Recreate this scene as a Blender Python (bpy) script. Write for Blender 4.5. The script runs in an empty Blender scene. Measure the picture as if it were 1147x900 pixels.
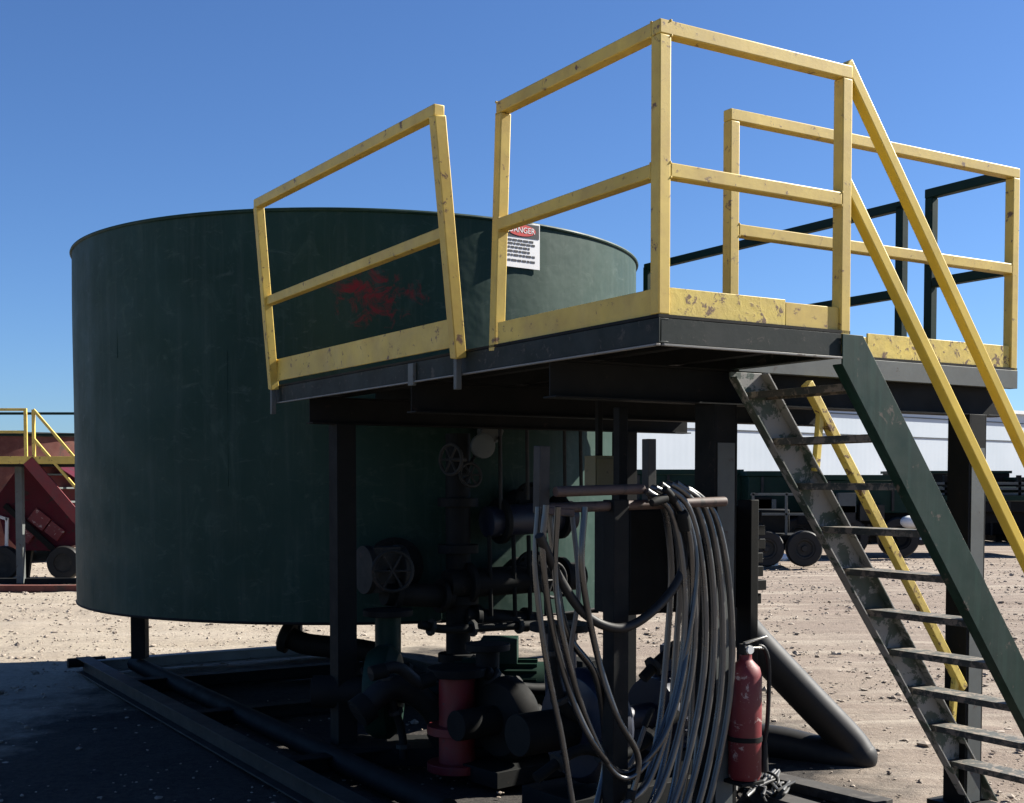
import bpy, bmesh, math, random
import numpy as np
from mathutils import Vector, Matrix, noise
random.seed(7)
R = math.radians
scene = bpy.context.scene
C = scene.collection

# ------------------------------------------------------------------ camera
CZ = 1.75
cd = bpy.data.cameras.new('camera'); cam = bpy.data.objects.new('camera', cd); C.objects.link(cam)
scene.camera = cam
cam.location = (0, 0, CZ)
PITCH = -0.0393
cam.rotation_euler = (math.pi/2 + PITCH, 0, 0)
cd.sensor_fit = 'HORIZONTAL'; cd.sensor_width = 36
cd.lens = 36*1380/1147
cd.shift_y = 146/1147
cd.clip_start = 0.05; cd.clip_end = 3000

# ------------------------------------------------------------------ light
SUN_EL, SUN_AZ = 37, 22       # elevation; azimuth measured from +X towards +Y
sd = Vector((math.cos(R(SUN_AZ))*math.cos(R(SUN_EL)), math.sin(R(SUN_AZ))*math.cos(R(SUN_EL)), math.sin(R(SUN_EL))))
sl = bpy.data.lights.new('sun', 'SUN'); sl.energy = 5.0; sl.angle = R(.53); sl.color = (1, .95, .86)
so = bpy.data.objects.new('sun', sl); C.objects.link(so)
so.rotation_euler = sd.to_track_quat('Z', 'Y').to_euler()
w = bpy.data.worlds.new('World'); scene.world = w; w.use_nodes = True
nt = w.node_tree; bg = nt.nodes['Background']
sky = nt.nodes.new('ShaderNodeTexSky'); sky.sky_type = 'NISHITA'; sky.sun_disc = False
sky.sun_elevation = R(SUN_EL); sky.sun_rotation = R(90-SUN_AZ)
sky.air_density = 1.0; sky.dust_density = 0.7; sky.ozone_density = 2.4; sky.altitude = 900
tint = nt.nodes.new('ShaderNodeMix'); tint.data_type = 'RGBA'; tint.blend_type = 'MULTIPLY'; tint.inputs[0].default_value = 1
tint.inputs[7].default_value = (.45, .63, .89, 1)
nt.links.new(sky.outputs[0], tint.inputs[6]); nt.links.new(tint.outputs[2], bg.inputs[0]); bg.inputs[1].default_value = 0.05
scene.view_settings.view_transform = 'Standard'; scene.view_settings.look = 'None'
scene.view_settings.exposure = 1.62; scene.view_settings.gamma = 1
scene.view_settings.use_curve_mapping = False

# ------------------------------------------------------------------ frame of the platform: u along its end, v back along its side
YAW = 0.551
E1 = Vector((math.cos(YAW), math.sin(YAW), 0)); E2 = Vector((-math.sin(YAW), math.cos(YAW), 0))
C0 = Vector((.5539, 4.6777, 0))
DZ = 2.3905      # deck height
def W(u, v, z=0): return C0 + E1*u + E2*v + Vector((0, 0, z))
def ray(x, y):
    a = (x-573.5)/1380; b = -(y-596)/1380
    c, s = math.cos(PITCH), math.sin(PITCH)
    return Vector((a, c-b*s, s+b*c))
def at(x, y, v):           # point of the photo on the vertical plane v -> (u, v, z)
    r = ray(x, y); q = C0 + E2*v - Vector((0, 0, CZ))
    t = E2.dot(q)/E2.dot(r); P = r*t
    d = P + Vector((0, 0, CZ)) - C0
    return Vector((d.dot(E1), d.dot(E2), d.z))
def atY(x, y, Y):          # point of the photo at distance Y -> world
    r = ray(x, y); P = r*(Y/r.y); return P + Vector((0, 0, CZ))

# ------------------------------------------------------------------ materials
def newmat(name):
    m = bpy.data.materials.new(name); m.use_nodes = True
    n = m.node_tree.nodes; l = m.node_tree.links
    return m, n, l, n['Principled BSDF']
def nz(n, l, vec, scale, detail=4, rough=.6, dist=0):
    t = n.new('ShaderNodeTexNoise'); t.inputs['Scale'].default_value = scale
    t.inputs['Detail'].default_value = detail; t.inputs['Roughness'].default_value = rough
    t.inputs['Distortion'].default_value = dist
    if vec is not None: l.new(vec, t.inputs['Vector'])
    return t.outputs[0]
def ramp(n, l, fac, a, b, ca=(0, 0, 0, 1), cb=(1, 1, 1, 1)):
    r = n.new('ShaderNodeValToRGB'); e = r.color_ramp.elements
    e[0].position = a; e[0].color = ca; e[1].position = b; e[1].color = cb
    l.new(fac, r.inputs[0]); return r.outputs[0]
def mix(n, l, fac, a, b, mode='MIX'):
    m = n.new('ShaderNodeMix'); m.data_type = 'RGBA'; m.blend_type = mode
    for s, v in ((m.inputs[0], fac), (m.inputs[6], a), (m.inputs[7], b)):
        if isinstance(v, (int, float)): s.default_value = v
        elif isinstance(v, tuple): s.default_value = (*v[:3], 1)
        else: l.new(v, s)
    return m.outputs[2]
def coords(n, l, scale=(1, 1, 1), kind='Object'):
    t = n.new('ShaderNodeTexCoord'); mp = n.new('ShaderNodeMapping'); mp.inputs['Scale'].default_value = scale
    l.new(t.outputs[kind], mp.inputs['Vector']); return mp.outputs[0]
def bump(n, l, b, h, strength=.3, dist=.01):
    bn = n.new('ShaderNodeBump'); bn.inputs['Strength'].default_value = strength; bn.inputs['Distance'].default_value = dist
    l.new(h, bn.inputs['Height']); l.new(bn.outputs[0], b.inputs['Normal'])
def paint(name, col, rough=.5, wear=(.12, .05, .025), wa=.62, ws=14, dirt=(.16, .13, .1), da=.35, metal=0, streak=0, bs=.15, wsoft=.05, spec=.5, var=.75):
    m, n, l, b = newmat(name)
    v = coords(n, l)
    big = nz(n, l, v, 1.7, 5)
    base = mix(n, l, ramp(n, l, big, .3, .7), tuple(c*var for c in col), tuple(min(1, c*1.12) for c in col))
    d = ramp(n, l, nz(n, l, v, 5.5, 6, .7), .42, .72)
    dm = n.new('ShaderNodeMath'); dm.operation = 'MULTIPLY'; dm.inputs[1].default_value = da; l.new(d, dm.inputs[0])
    base = mix(n, l, dm.outputs[0], base, dirt)
    if streak:
        sv = coords(n, l, (9, 9, .55))
        s = ramp(n, l, nz(n, l, sv, 2.2, 5, .65), .5, .75)
        sm = n.new('ShaderNodeMath'); sm.operation = 'MULTIPLY'; sm.inputs[1].default_value = streak; l.new(s, sm.inputs[0])
        base = mix(n, l, sm.outputs[0], base, tuple(min(1, c*2.3+.02) for c in col))
    wn = nz(n, l, v, ws, 8, .72, .4)
    wm = ramp(n, l, wn, wa, wa+wsoft)
    base = mix(n, l, wm, base, wear)
    l.new(base, b.inputs['Base Color'])
    b.inputs['Metallic'].default_value = metal
    b.inputs['Specular IOR Level'].default_value = spec
    rr = n.new('ShaderNodeMapRange'); rr.inputs['To Min'].default_value = max(.08, rough-.12); rr.inputs['To Max'].default_value = min(1, rough+.25)
    l.new(nz(n, l, v, 7, 4), rr.inputs[0]); l.new(rr.outputs[0], b.inputs['Roughness'])
    bump(n, l, b, wn, bs, .004)
    return m
M = {}
M['edge_dark'] = paint('dark_green_edge', (.008, .014, .012), .55, (.05, .045, .04), .58, 14, (.03, .032, .03), .5, spec=.2)
M['tread'] = paint('worn_tread', (.03, .035, .03), .6, (.16, .13, .10), .5, 18, (.1, .08, .06), .6, wsoft=.06)
M['green_worn'] = paint('worn_green_paint', (.003, .022, .014), .5, (.09, .075, .06), .6, 9, (.02, .035, .028), .7, streak=.4, spec=.25)
M['strip'] = paint('bare_edge', (.16, .16, .15), .5, (.06, .045, .035), .6, 14)
M['yellow'] = paint('yellow_paint', (.57, .41, .08), .5, (.12, .06, .03), .595, 16, (.34, .21, .05), .55)
M['yellow_worn'] = paint('chipped_yellow_paint', (.64, .48, .09), .55, (.13, .07, .03), .555, 17, (.28, .18, .06), .6, bs=.5, wsoft=.03)
M['yellow_bright'] = paint('clean_yellow_paint', (.60, .42, .04), .4, (.3, .15, .04), .68, 20, (.4, .26, .05), .25)
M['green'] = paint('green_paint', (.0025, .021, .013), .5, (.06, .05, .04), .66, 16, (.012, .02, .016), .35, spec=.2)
M['dark'] = paint('blackened_steel', (.006, .007, .0068), .65, (.022, .016, .013), .62, 15, (.014, .012, .011), .5, spec=.16)
M['grey_steel'] = paint('grey_channel', (.085, .095, .09), .6, (.05, .035, .03), .6, 12, (.05, .05, .045), .5)
M['fascia'] = paint('weathered_edge', (.018, .019, .018), .6, (.05, .038, .03), .58, 14, (.06, .053, .047), .5, spec=.25)
M['stringer'] = paint('peeling_stringer', (.035, .06, .045), .6, (.20, .195, .18), .47, 6, (.1, .085, .07), .6, wsoft=.03, bs=.4)
M['rubber'] = paint('black_rubber', (.010, .010, .010), .5, (.03, .027, .024), .66, 12, (.022, .02, .018), .4, spec=.3)
M['hose'] = paint('dusty_hose', (.006, .006, .0065), .24, (.03, .029, .028), .66, 25, (.012, .012, .012), .3, spec=1.0)
M['hose_coil'] = paint('coil_hose', (.022, .022, .022), .25, (.07, .068, .062), .62, 25, (.04, .039, .036), .4, spec=1.0)
M['hose_pale'] = paint('pale_hose', (.07, .07, .068), .35, (.03, .035, .03), .6, 22, (.05, .045, .04), .5)
M['red'] = paint('red_paint', (.13, .005, .009), .5, (.32, .24, .22), .58, 12, (.12, .02, .02), .4)
M['red_faded'] = paint('faded_red_paint', (.075, .004, .012), .6, (.03, .015, .015), .56, 6, (.05, .012, .014), .5, spec=.2)
M['red_dull'] = paint('dull_red_iron', (.15, .004, .006), .5, (.04, .03, .03), .62, 14, (.05, .02, .02), .5)
M['rust'] = paint('rusted_tank', (.10, .025, .016), .75, (.06, .03, .02), .58, 2.5, (.16, .06, .04), .6)
M['rusty_dark'] = paint('rusty_dark_pipe', (.06, .035, .028), .6, (.02, .015, .012), .55, 12, (.08, .06, .05), .4)
M['sunlit_steel'] = paint('painted_sunlit_beam', (.34, .33, .31), .6, (.1, .07, .05), .6, 10, (.2, .17, .14), .5)  # pale tone with sunlight put into the colour, for the rear skid beam
M['blue'] = paint('dark_blue_paint', (.006, .010, .026), .45, (.03, .025, .02), .66, 14, (.03, .03, .035), .4)
M['white'] = paint('white_paint', (.62, .63, .62), .4, (.3, .27, .24), .74, 12, (.5, .47, .43), .3, var=.95)
M['brass'] = paint('brass', (.35, .26, .08), .3, (.1, .08, .04), .66, 20, metal=.9)
M['chrome'] = paint('bare_metal', (.4, .4, .38), .3, (.15, .1, .08), .62, 20, metal=.9)
M['box_yellow'] = paint('faded_box', (.13, .11, .045), .6, (.06, .05, .03), .6, 14)
M['wood'] = paint('weathered_timber', (.03, .027, .024), .85, (.02, .017, .015), .5, 9, (.09, .08, .07), .5)
def mat_black(): 
    m, n, l, b = newmat('sign_black'); b.inputs['Base Color'].default_value = (.015, .015, .015, 1); b.inputs['Roughness'].default_value = .5; return m
M['ink'] = mat_black()
def flat(name, c, r=.5):
    m, n, l, b = newmat(name); v = coords(n, l)
    l.new(mix(n, l, nz(n, l, v, 12, 4), tuple(x*.85 for x in c), tuple(min(1, x*1.08) for x in c)), b.inputs['Base Color']); b.inputs['Roughness'].default_value = r; return m
M['sign_white'] = flat('sign_white', (.75, .74, .72)); M['sign_red'] = flat('sign_red', (.5, .03, .02))

def tank_mat():
    m, n, l, b = newmat('tank_green_paint')
    v = coords(n, l)
    big = ramp(n, l, nz(n, l, v, .9, 5), .3, .72)
    base = mix(n, l, big, (.004, .023, .015), (.012, .039, .029))
    # vertical chalky weathering
    sv = coords(n, l, (7, 7, .4))
    s = ramp(n, l, nz(n, l, sv, 1.6, 6, .7), .5, .8)
    f = n.new('ShaderNodeMath'); f.operation = 'MULTIPLY'; f.inputs[1].default_value = .5; l.new(s, f.inputs[0])
    base = mix(n, l, f.outputs[0], base, (.045, .065, .055))
    # scuffs
    s2 = ramp(n, l, nz(n, l, coords(n, l, (2.2, 2.2, 5)), 2.3, 8, .75, .6), .57, .70)
    f2 = n.new('ShaderNodeMath'); f2.operation = 'MULTIPLY'; f2.inputs[1].default_value = .6; l.new(s2, f2.inputs[0])
    base = mix(n, l, f2.outputs[0], base, (.05, .075, .062))
    s3 = ramp(n, l, nz(n, l, coords(n, l, (1.6, 1.6, 1)), 3.2, 9, .72, 1.2), .54, .70)
    f3 = n.new('ShaderNodeMath'); f3.operation = 'MULTIPLY'; f3.inputs[1].default_value = .65; l.new(s3, f3.inputs[0])
    base = mix(n, l, f3.outputs[0], base, (.030, .058, .045))
    # faded red mark sprayed on the shell
    tc = n.new('ShaderNodeTexCoord')
    mp = n.new('ShaderNodeMapping'); l.new(tc.outputs['Object'], mp.inputs['Vector'])
    mp.inputs['Location'].default_value = MARK_LOC; mp.inputs['Scale'].default_value = (1/.42, 1/.42, 1/.30)
    vl = n.new('ShaderNodeVectorMath'); vl.operation = 'LENGTH'; l.new(mp.outputs[0], vl.inputs[0])
    nn = nz(n, l, v, 6.5, 7, .75, .9)
    ad = n.new('ShaderNodeMath'); ad.operation = 'MULTIPLY_ADD'; ad.inputs[1].default_value = -3.2; ad.inputs[2].default_value = 2.0; l.new(nn, ad.inputs[0])
    sm = n.new('ShaderNodeMath'); sm.operation = 'ADD'; l.new(vl.outputs[1], sm.inputs[0]); l.new(ad.outputs[0], sm.inputs[1])
    rm = ramp(n, l, sm.outputs[0], .5, 1.0, (1, 1, 1, 1), (0, 0, 0, 1))
    rf = n.new('ShaderNodeMath'); rf.operation = 'MULTIPLY'; rf.inputs[1].default_value = .9; l.new(rm, rf.inputs[0])
    base = mix(n, l, rf.outputs[0], base, (.16, .006, .012))
    # small chips
    ch = ramp(n, l, nz(n, l, v, 24, 6, .7), .70, .73)
    base = mix(n, l, ch, base, (.06, .045, .035))
    l.new(base, b.inputs['Base Color'])
    b.inputs['Specular IOR Level'].default_value = .22
    rr = n.new('ShaderNodeMapRange'); rr.inputs['To Min'].default_value = .45; rr.inputs['To Max'].default_value = .8
    l.new(nz(n, l, v, 3, 5), rr.inputs[0]); l.new(rr.outputs[0], b.inputs['Roughness'])
    bump(n, l, b, nz(n, l, v, 1.5, 4), .4, .03)
    return m

def ground_mat():
    m, n, l, b = newmat('packed_dirt')
    v = coords(n, l)
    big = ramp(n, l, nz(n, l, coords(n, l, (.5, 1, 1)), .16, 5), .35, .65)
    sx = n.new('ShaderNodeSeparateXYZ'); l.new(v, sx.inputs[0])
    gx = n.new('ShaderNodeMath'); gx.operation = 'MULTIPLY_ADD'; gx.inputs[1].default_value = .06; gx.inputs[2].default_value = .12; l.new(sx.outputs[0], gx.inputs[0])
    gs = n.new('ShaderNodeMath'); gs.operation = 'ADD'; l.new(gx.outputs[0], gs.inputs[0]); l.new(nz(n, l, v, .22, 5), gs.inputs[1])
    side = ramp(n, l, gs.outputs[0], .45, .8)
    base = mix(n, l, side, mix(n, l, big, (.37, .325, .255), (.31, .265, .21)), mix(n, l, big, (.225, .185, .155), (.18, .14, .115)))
    mid = ramp(n, l, nz(n, l, v, 1.4, 8, .7), .35, .7)
    md = n.new('ShaderNodeMath'); md.operation = 'MULTIPLY'; md.inputs[1].default_value = .5; l.new(mid, md.inputs[0])
    base = mix(n, l, md.outputs[0], base, (.21, .17, .135), 'MIX')
    fine = ramp(n, l, nz(n, l, v, 22, 8, .8), .38, .62)
    fm = n.new('ShaderNodeMath'); fm.operation = 'MULTIPLY'; fm.inputs[1].default_value = .55; l.new(fine, fm.inputs[0])
    base = mix(n, l, fm.outputs[0], base, (.12, .095, .075))
    # tyre tracks: long stretched bands
    tr = ramp(n, l, nz(n, l, coords(n, l, (.12, 1.5, 1)), 1.6, 6, .65, .4), .5, .68)
    tm = n.new('ShaderNodeMath'); tm.operation = 'MULTIPLY'; tm.inputs[1].default_value = .8; l.new(tr, tm.inputs[0])
    base = mix(n, l, tm.outputs[0], base, (.31, .27, .22))
    # shade under tank and deck painted into the dirt as a dark ragged patch
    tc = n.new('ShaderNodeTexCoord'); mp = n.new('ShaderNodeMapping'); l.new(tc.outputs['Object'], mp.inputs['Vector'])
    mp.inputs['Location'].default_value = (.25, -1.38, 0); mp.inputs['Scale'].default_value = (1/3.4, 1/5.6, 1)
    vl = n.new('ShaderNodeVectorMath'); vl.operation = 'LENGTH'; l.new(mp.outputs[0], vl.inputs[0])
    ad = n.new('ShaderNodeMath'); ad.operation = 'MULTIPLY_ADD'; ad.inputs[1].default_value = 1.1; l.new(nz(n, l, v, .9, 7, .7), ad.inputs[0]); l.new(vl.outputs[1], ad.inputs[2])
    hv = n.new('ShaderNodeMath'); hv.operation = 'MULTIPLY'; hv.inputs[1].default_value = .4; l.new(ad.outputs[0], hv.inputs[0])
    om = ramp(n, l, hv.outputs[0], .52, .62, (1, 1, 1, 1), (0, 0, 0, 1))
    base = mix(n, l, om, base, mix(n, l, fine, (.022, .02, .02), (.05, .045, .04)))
    l.new(base, b.inputs['Base Color']); b.inputs['Roughness'].default_value = .95; b.inputs['Specular IOR Level'].default_value = .15
    h = n.new('ShaderNodeMath'); h.operation = 'ADD'
    l.new(nz(n, l, v, 30, 8, .75), h.inputs[0]); l.new(nz(n, l, v, 4, 6), h.inputs[1])
    bump(n, l, b, h.outputs[0], .8, .02)
    return m
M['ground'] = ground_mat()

# ------------------------------------------------------------------ mesh builder
class MB:
    def __init__(s): s.bm = bmesh.new()
    def box(s, c, d, rot=None, taper=None):
        mt = Matrix.Translation(c) @ ((rot.to_4x4() if rot else Matrix.Identity(4))) @ Matrix.Diagonal((*d, 1))
        bmesh.ops.create_cube(s.bm, size=1, matrix=mt); return s
    def bx(s, a, b):
        return s.box([(p+q)/2 for p, q in zip(a, b)], [abs(q-p) for p, q in zip(a, b)])
    def bar(s, p, q, w, h=None, up=(0, 0, 1), ext=0):
        p = Vector(p); q = Vector(q); d = (q-p); L = d.length; d.normalize(); h = h or w
        up = Vector(up)
        if abs(d.dot(up)) > .98: up = Vector((1, 0, 0))
        x = d; y = up.cross(x).normalized(); z = x.cross(y)
        m = Matrix((x, y, z)).transposed()
        return s.box((p+q)/2, (L+2*ext, w, h), m)
    def tube(s, path, r, seg=10, cap=True, closed=False):
        path = [Vector(p) for p in path]; n = len(path); rings = []
        prev = None
        for i, p in enumerate(path):
            if closed: t = (path[(i+1) % n]-path[i-1])
            else: t = (path[min(i+1, n-1)]-path[max(i-1, 0)])
            if t.length < 1e-9: t = Vector((0, 0, 1))
            t.normalize()
            if prev is None:
                a = Vector((0, 0, 1)) if abs(t.z) < .9 else Vector((1, 0, 0))
                nx = t.cross(a).normalized()
            else:
                nx = (prev - t*prev.dot(t)).normalized()
            prev = nx; ny = t.cross(nx)
            rr = r[i] if isinstance(r, (list, tuple)) else r
            rings.append([s.bm.verts.new(p+nx*math.cos(2*math.pi*k/seg)*rr+ny*math.sin(2*math.pi*k/seg)*rr) for k in range(seg)])
        m = n if closed else n-1
        for i in range(m):
            A = rings[i]; B = rings[(i+1) % n]
            for k in range(seg):
                f = s.bm.faces.new((A[k], A[(k+1) % seg], B[(k+1) % seg], B[k])); f.smooth = True
        if cap and not closed:
            s.bm.faces.new(rings[0][::-1]); s.bm.faces.new(rings[-1])
        return s
    def cyl(s, p, q, r, seg=24, r2=None): return s.tube([p, q], [r, r2 if r2 else r], seg)
    def lathe(s, prof, o=(0, 0, 0), ax=(0, 0, 1), seg=28, cap=True):
        ax = Vector(ax).normalized(); o = Vector(o)
        a = Vector((1, 0, 0)) if abs(ax.x) < .9 else Vector((0, 1, 0))
        nx = ax.cross(a).normalized(); ny = ax.cross(nx); rings = []
        for r, h in prof:
            rings.append([s.bm.verts.new(o+ax*h+nx*math.cos(2*math.pi*k/seg)*r+ny*math.sin(2*math.pi*k/seg)*r) for k in range(seg)])
        for A, B in zip(rings, rings[1:]):
            for k in range(seg): s.bm.faces.new((A[k], A[(k+1) % seg], B[(k+1) % seg], B[k]))
        if cap: s.bm.faces.new(rings[0][::-1]); s.bm.faces.new(rings[-1])
        return s
    def torus(s, o, ax, R_, r, seg=28, seg2=8):
        ax = Vector(ax).normalized(); a = Vector((1, 0, 0)) if abs(ax.x) < .9 else Vector((0, 1, 0))
        nx = ax.cross(a).normalized(); ny = ax.cross(nx); o = Vector(o)
        return s.tube([o+nx*math.cos(2*math.pi*k/seg)*R_+ny*math.sin(2*math.pi*k/seg)*R_ for k in range(seg)], r, seg2, closed=True)
    def sphere(s, o, r, sc=(1, 1, 1), u=16, v=10):
        bmesh.ops.create_uvsphere(s.bm, u_segments=u, v_segments=v, radius=1, matrix=Matrix.Translation(o) @ Matrix.Diagonal((r*sc[0], r*sc[1], r*sc[2], 1))); return s
    def build(s, name, mat, parent=None, label=None, bev=.003, smooth=True, loc=(0, 0, 0)):
        bmesh.ops.recalc_face_normals(s.bm, faces=s.bm.faces[:])
        me = bpy.data.meshes.new(name); s.bm.to_mesh(me); s.bm.free()
        me.materials.append(M[mat] if isinstance(mat, str) else mat)
        if smooth:
            for p in me.polygons: p.use_smooth = True
            me.set_sharp_from_angle(angle=R(38))
        o = bpy.data.objects.new(name, me); C.objects.link(o); o.location = loc
        if parent is not None: o.parent = parent
        if label: o['label'] = label
        if bev:
            b = o.modifiers.new('bevel', 'BEVEL'); b.width = bev; b.segments = 2; b.limit_method = 'ANGLE'; b.angle_limit = R(40)
        return o
def tag(o, label=None, cat=None, group=None, kind=None):
    for k, v in (('label', label), ('category', cat), ('group', group), ('kind', kind)):
        if v: o[k] = v
    return o
def thing(name, loc, label, cat, rz=YAW, group=None):
    e = bpy.data.objects.new(name, None); C.objects.link(e); e.location = loc; e.rotation_euler = (0, 0, rz); e.empty_display_size = .2
    return tag(e, label, cat, group)
def dup(o, parent=None):
    c = o.copy(); C.objects.link(c); c.parent = parent
    for ch in o.children: dup(ch, c)
    return c
def spline(pts, n=10):
    pts = [Vector(p) for p in pts]; P = [pts[0]*2-pts[1]]+pts+[pts[-1]*2-pts[-2]]; out = []
    for i in range(1, len(P)-2):
        for k in range(n):
            t = k/n; a, b, c, d = P[i-1:i+3]
            out.append(.5*((2*b)+(c-a)*t+(2*a-5*b+4*c-d)*t*t+(3*b-a-3*c+d)*t**3))
    out.append(pts[-1]); return out
def wheel(parent, c, ax, r, wd, rim='white', dual=False):
    t = MB().lathe([(r*.58, -wd/2), (r*.93, -wd/2), (r, -wd/2+.04), (r, wd/2-.04), (r*.93, wd/2), (r*.58, wd/2), (r*.58, -wd/2)], c, ax, cap=False).build('tyre', 'rubber', parent)
    MB().lathe([(.02, -wd*.3), (r*.57, -wd*.35), (r*.57, wd*.42), (r*.48, wd*.42), (r*.4, wd*.2), (r*.18, wd*.2), (r*.16, wd*.45), (.02, wd*.45)], c, ax).build('rim', rim, parent)
    return t

# ================================================================== GROUND
TC = Vector((-1.331, 11.001, 0)); TR = 2.422
def axis(lo, hi, fine_lo, fine_hi, step, grow=1.25):
    a = list(np.arange(fine_lo, fine_hi+1e-6, step)); s = step
    while a[-1] < hi: s *= grow; a.append(a[-1]+s)
    s = step
    while a[0] > lo: s *= grow; a.insert(0, a[0]-s)
    return a
RUTS = [(12.2, .12, .035), (13.9, .12, .035), (16.5, -.05, .04), (18.4, -.05, .04), (9.7, .2, .03), (21.0, .03, .04), (22.5, .03, .04)]
xs = axis(-900, 900, -9, 12, .11); ys = axis(-60, 1500, 2.5, 22, .11)
verts = []
for y in ys:
    for x in xs:
        z = 0
        if -14 < x < 16 and 0 < y < 34:
            k = min(1, (x+14)/5, (16-x)/4, y/2.5, (34-y)/8)
            z = k*(.035*noise.fractal(Vector((x*.6, y*.6, 0)), 1, 2, 4) + .012*noise.fractal(Vector((x*3.5, y*3.5, 3)), 1, 2, 3))
        if z or 9 < y < 34:
            for y0, sl_, dp in RUTS:
                d_ = y-(y0+sl_*x+.25*math.sin(x*.35+y0)); z += dp*(-math.exp(-(d_/.13)**2)+.55*math.exp(-((abs(d_)-.24)/.09)**2))*(.6+.4*noise.noise(Vector((x*.8, y0, 0))))
        verts.append((x, y, z-.03))
nx_, ny_ = len(xs), len(ys)
faces = [(j*nx_+i, j*nx_+i+1, (j+1)*nx_+i+1, (j+1)*nx_+i) for j in range(ny_-1) for i in range(nx_-1)]
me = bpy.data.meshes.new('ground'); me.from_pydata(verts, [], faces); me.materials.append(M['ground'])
for p in me.polygons: p.use_smooth = True
g = bpy.data.objects.new('ground', me); C.objects.link(g); tag(g, kind='structure')

# loose stones
def stones():
    V, F = [], []
    ico = bmesh.new(); bmesh.ops.create_icosphere(ico, subdivisions=1, radius=1)
    iv = np.array([v.co[:] for v in ico.verts]); fi = [[v.index for v in f.verts] for f in ico.faces]; ico.free()
    rng = np.random.default_rng(3)
    n = 15000
    for i in range(n):
        t = rng.random(); Y = 6 + 24*t**1.5; X = (rng.random()*2-1)*.46*Y
        if ((X+.85)/3.6)**2+((Y-7.7)/5.0)**2 < 1 and rng.random() < .8: continue
        r = .003 + .018*rng.random()**7 + (.0004*Y)
        if rng.random() < .004: r *= 2.4
        sc = r*np.array([1+.6*rng.random(), 1+.6*rng.random(), .5+.4*rng.random()])
        a = rng.random()*6.28; ca, sa = np.cos(a), np.sin(a)
        vv = iv*sc*(1+.25*rng.standard_normal((len(iv), 1)))
        vv = np.stack([vv[:, 0]*ca-vv[:, 1]*sa, vv[:, 0]*sa+vv[:, 1]*ca, vv[:, 2]], 1) + [X, Y, -.024]
        b = len(V); V += vv.tolist(); F += [[q+b for q in f] for f in fi]
    me = bpy.data.meshes.new('gravel'); me.from_pydata(V, [], F)
    m, nn, l, bs = newmat('stone'); v = coords(nn, l)
    l.new(mix(nn, l, ramp(nn, l, nz(nn, l, v, 9, 3), .35, .65), (.17, .135, .105), (.33, .28, .23)), bs.inputs['Base Color']); bs.inputs['Roughness'].default_value = .9
    me.materials.append(m)
    o = bpy.data.objects.new('gravel', me); C.objects.link(o); tag(o, 'loose pale gravel scattered over the dirt yard', 'gravel', kind='stuff')
stones()

# ================================================================== TANK
tank = thing('storage_tank', TC, 'large round dark green steel tank with a faded red mark standing on the skid', 'tank', 0)
zb, zt = .77, 3.639
mk = atY(415, 333, 8.72) - TC
MARK_LOC = tuple(-c/s for c, s in zip(mk, (.42, .42, .30)))
M['tank'] = tank_mat()
b = MB(); N = 160; rings = []
rnd = [noise.noise(Vector((math.cos(a)*1.5, math.sin(a)*1.5, 0))) for a in [2*math.pi*k/N for k in range(N)]]
H = np.linspace(zb, zt, 25)
for h in H:
    ring = []
    for k in range(N):
        a = 2*math.pi*k/N
        rr = TR + .010*noise.noise(Vector((math.cos(a)*2.5, math.sin(a)*2.5, h*1.3)))
        ring.append(b.bm.verts.new((rr*math.cos(a), rr*math.sin(a), h)))
    rings.append(ring)
for h in H[::-1][[0, 12, 24]]:
    rings.append([b.bm.verts.new(((TR-.012)*math.cos(2*math.pi*k/N), (TR-.012)*math.sin(2*math.pi*k/N), max(h, zb+.02))) for k in range(N)])
for A, B in zip(rings, rings[1:]):
    for k in range(N): b.bm.faces.new((A[k], A[(k+1) % N], B[(k+1) % N], B[k]))
b.build('shell', 'tank', tank, bev=0)
MB().lathe([(TR-.03, zb-.012), (TR-.03, zb+.012)], seg=96).build('floor_plate', 'dark', tank, bev=0)
b = MB(); b.torus((0, 0, zt), (0, 0, 1), TR+.004, .014, 160, 8); b.build('top_rim', 'tank', tank, bev=0)
b = MB(); b.torus((0, 0, zb), (0, 0, 1), TR-.006, .012, 160, 8); b.build('bottom_rim', 'dark', tank, bev=0)
b = MB()
for k in range(5):
    for zz_, z2_, of in ((zb+.02, 1.73, 0), (1.73, 2.68, .5), (2.68, zt-.02, .15)):
        a_ = -math.pi/2 + .35 + (k+of)*2*math.pi/5; b.cyl((TR*math.cos(a_), TR*math.sin(a_), zz_), (TR*math.cos(a_), TR*math.sin(a_), z2_), .003, 6)
b.build('weld_seam', 'tank', tank, bev=0)
b = MB()
for k in range(9):
    x = -2.0+k*.5; hh = math.sqrt(TR*TR-x*x)*.7
    b.bx((x-.04, -hh, zb-.08), (x+.04, hh, zb-.014))
b.build('floor_beam', 'dark', tank)
for (px_, py_) in ((155, 11.25), (515, 11.6), (330, 12.9), (640, 12.6), (250, 9.6), (470, 9.2)):
    X = (px_-573.5)/1380*py_
    if px_ in (250, 470): continue
    MB().box((X-TC.x, py_-TC.y, .46), (.13, .13, .62)).build('leg', 'dark', tank)
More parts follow.
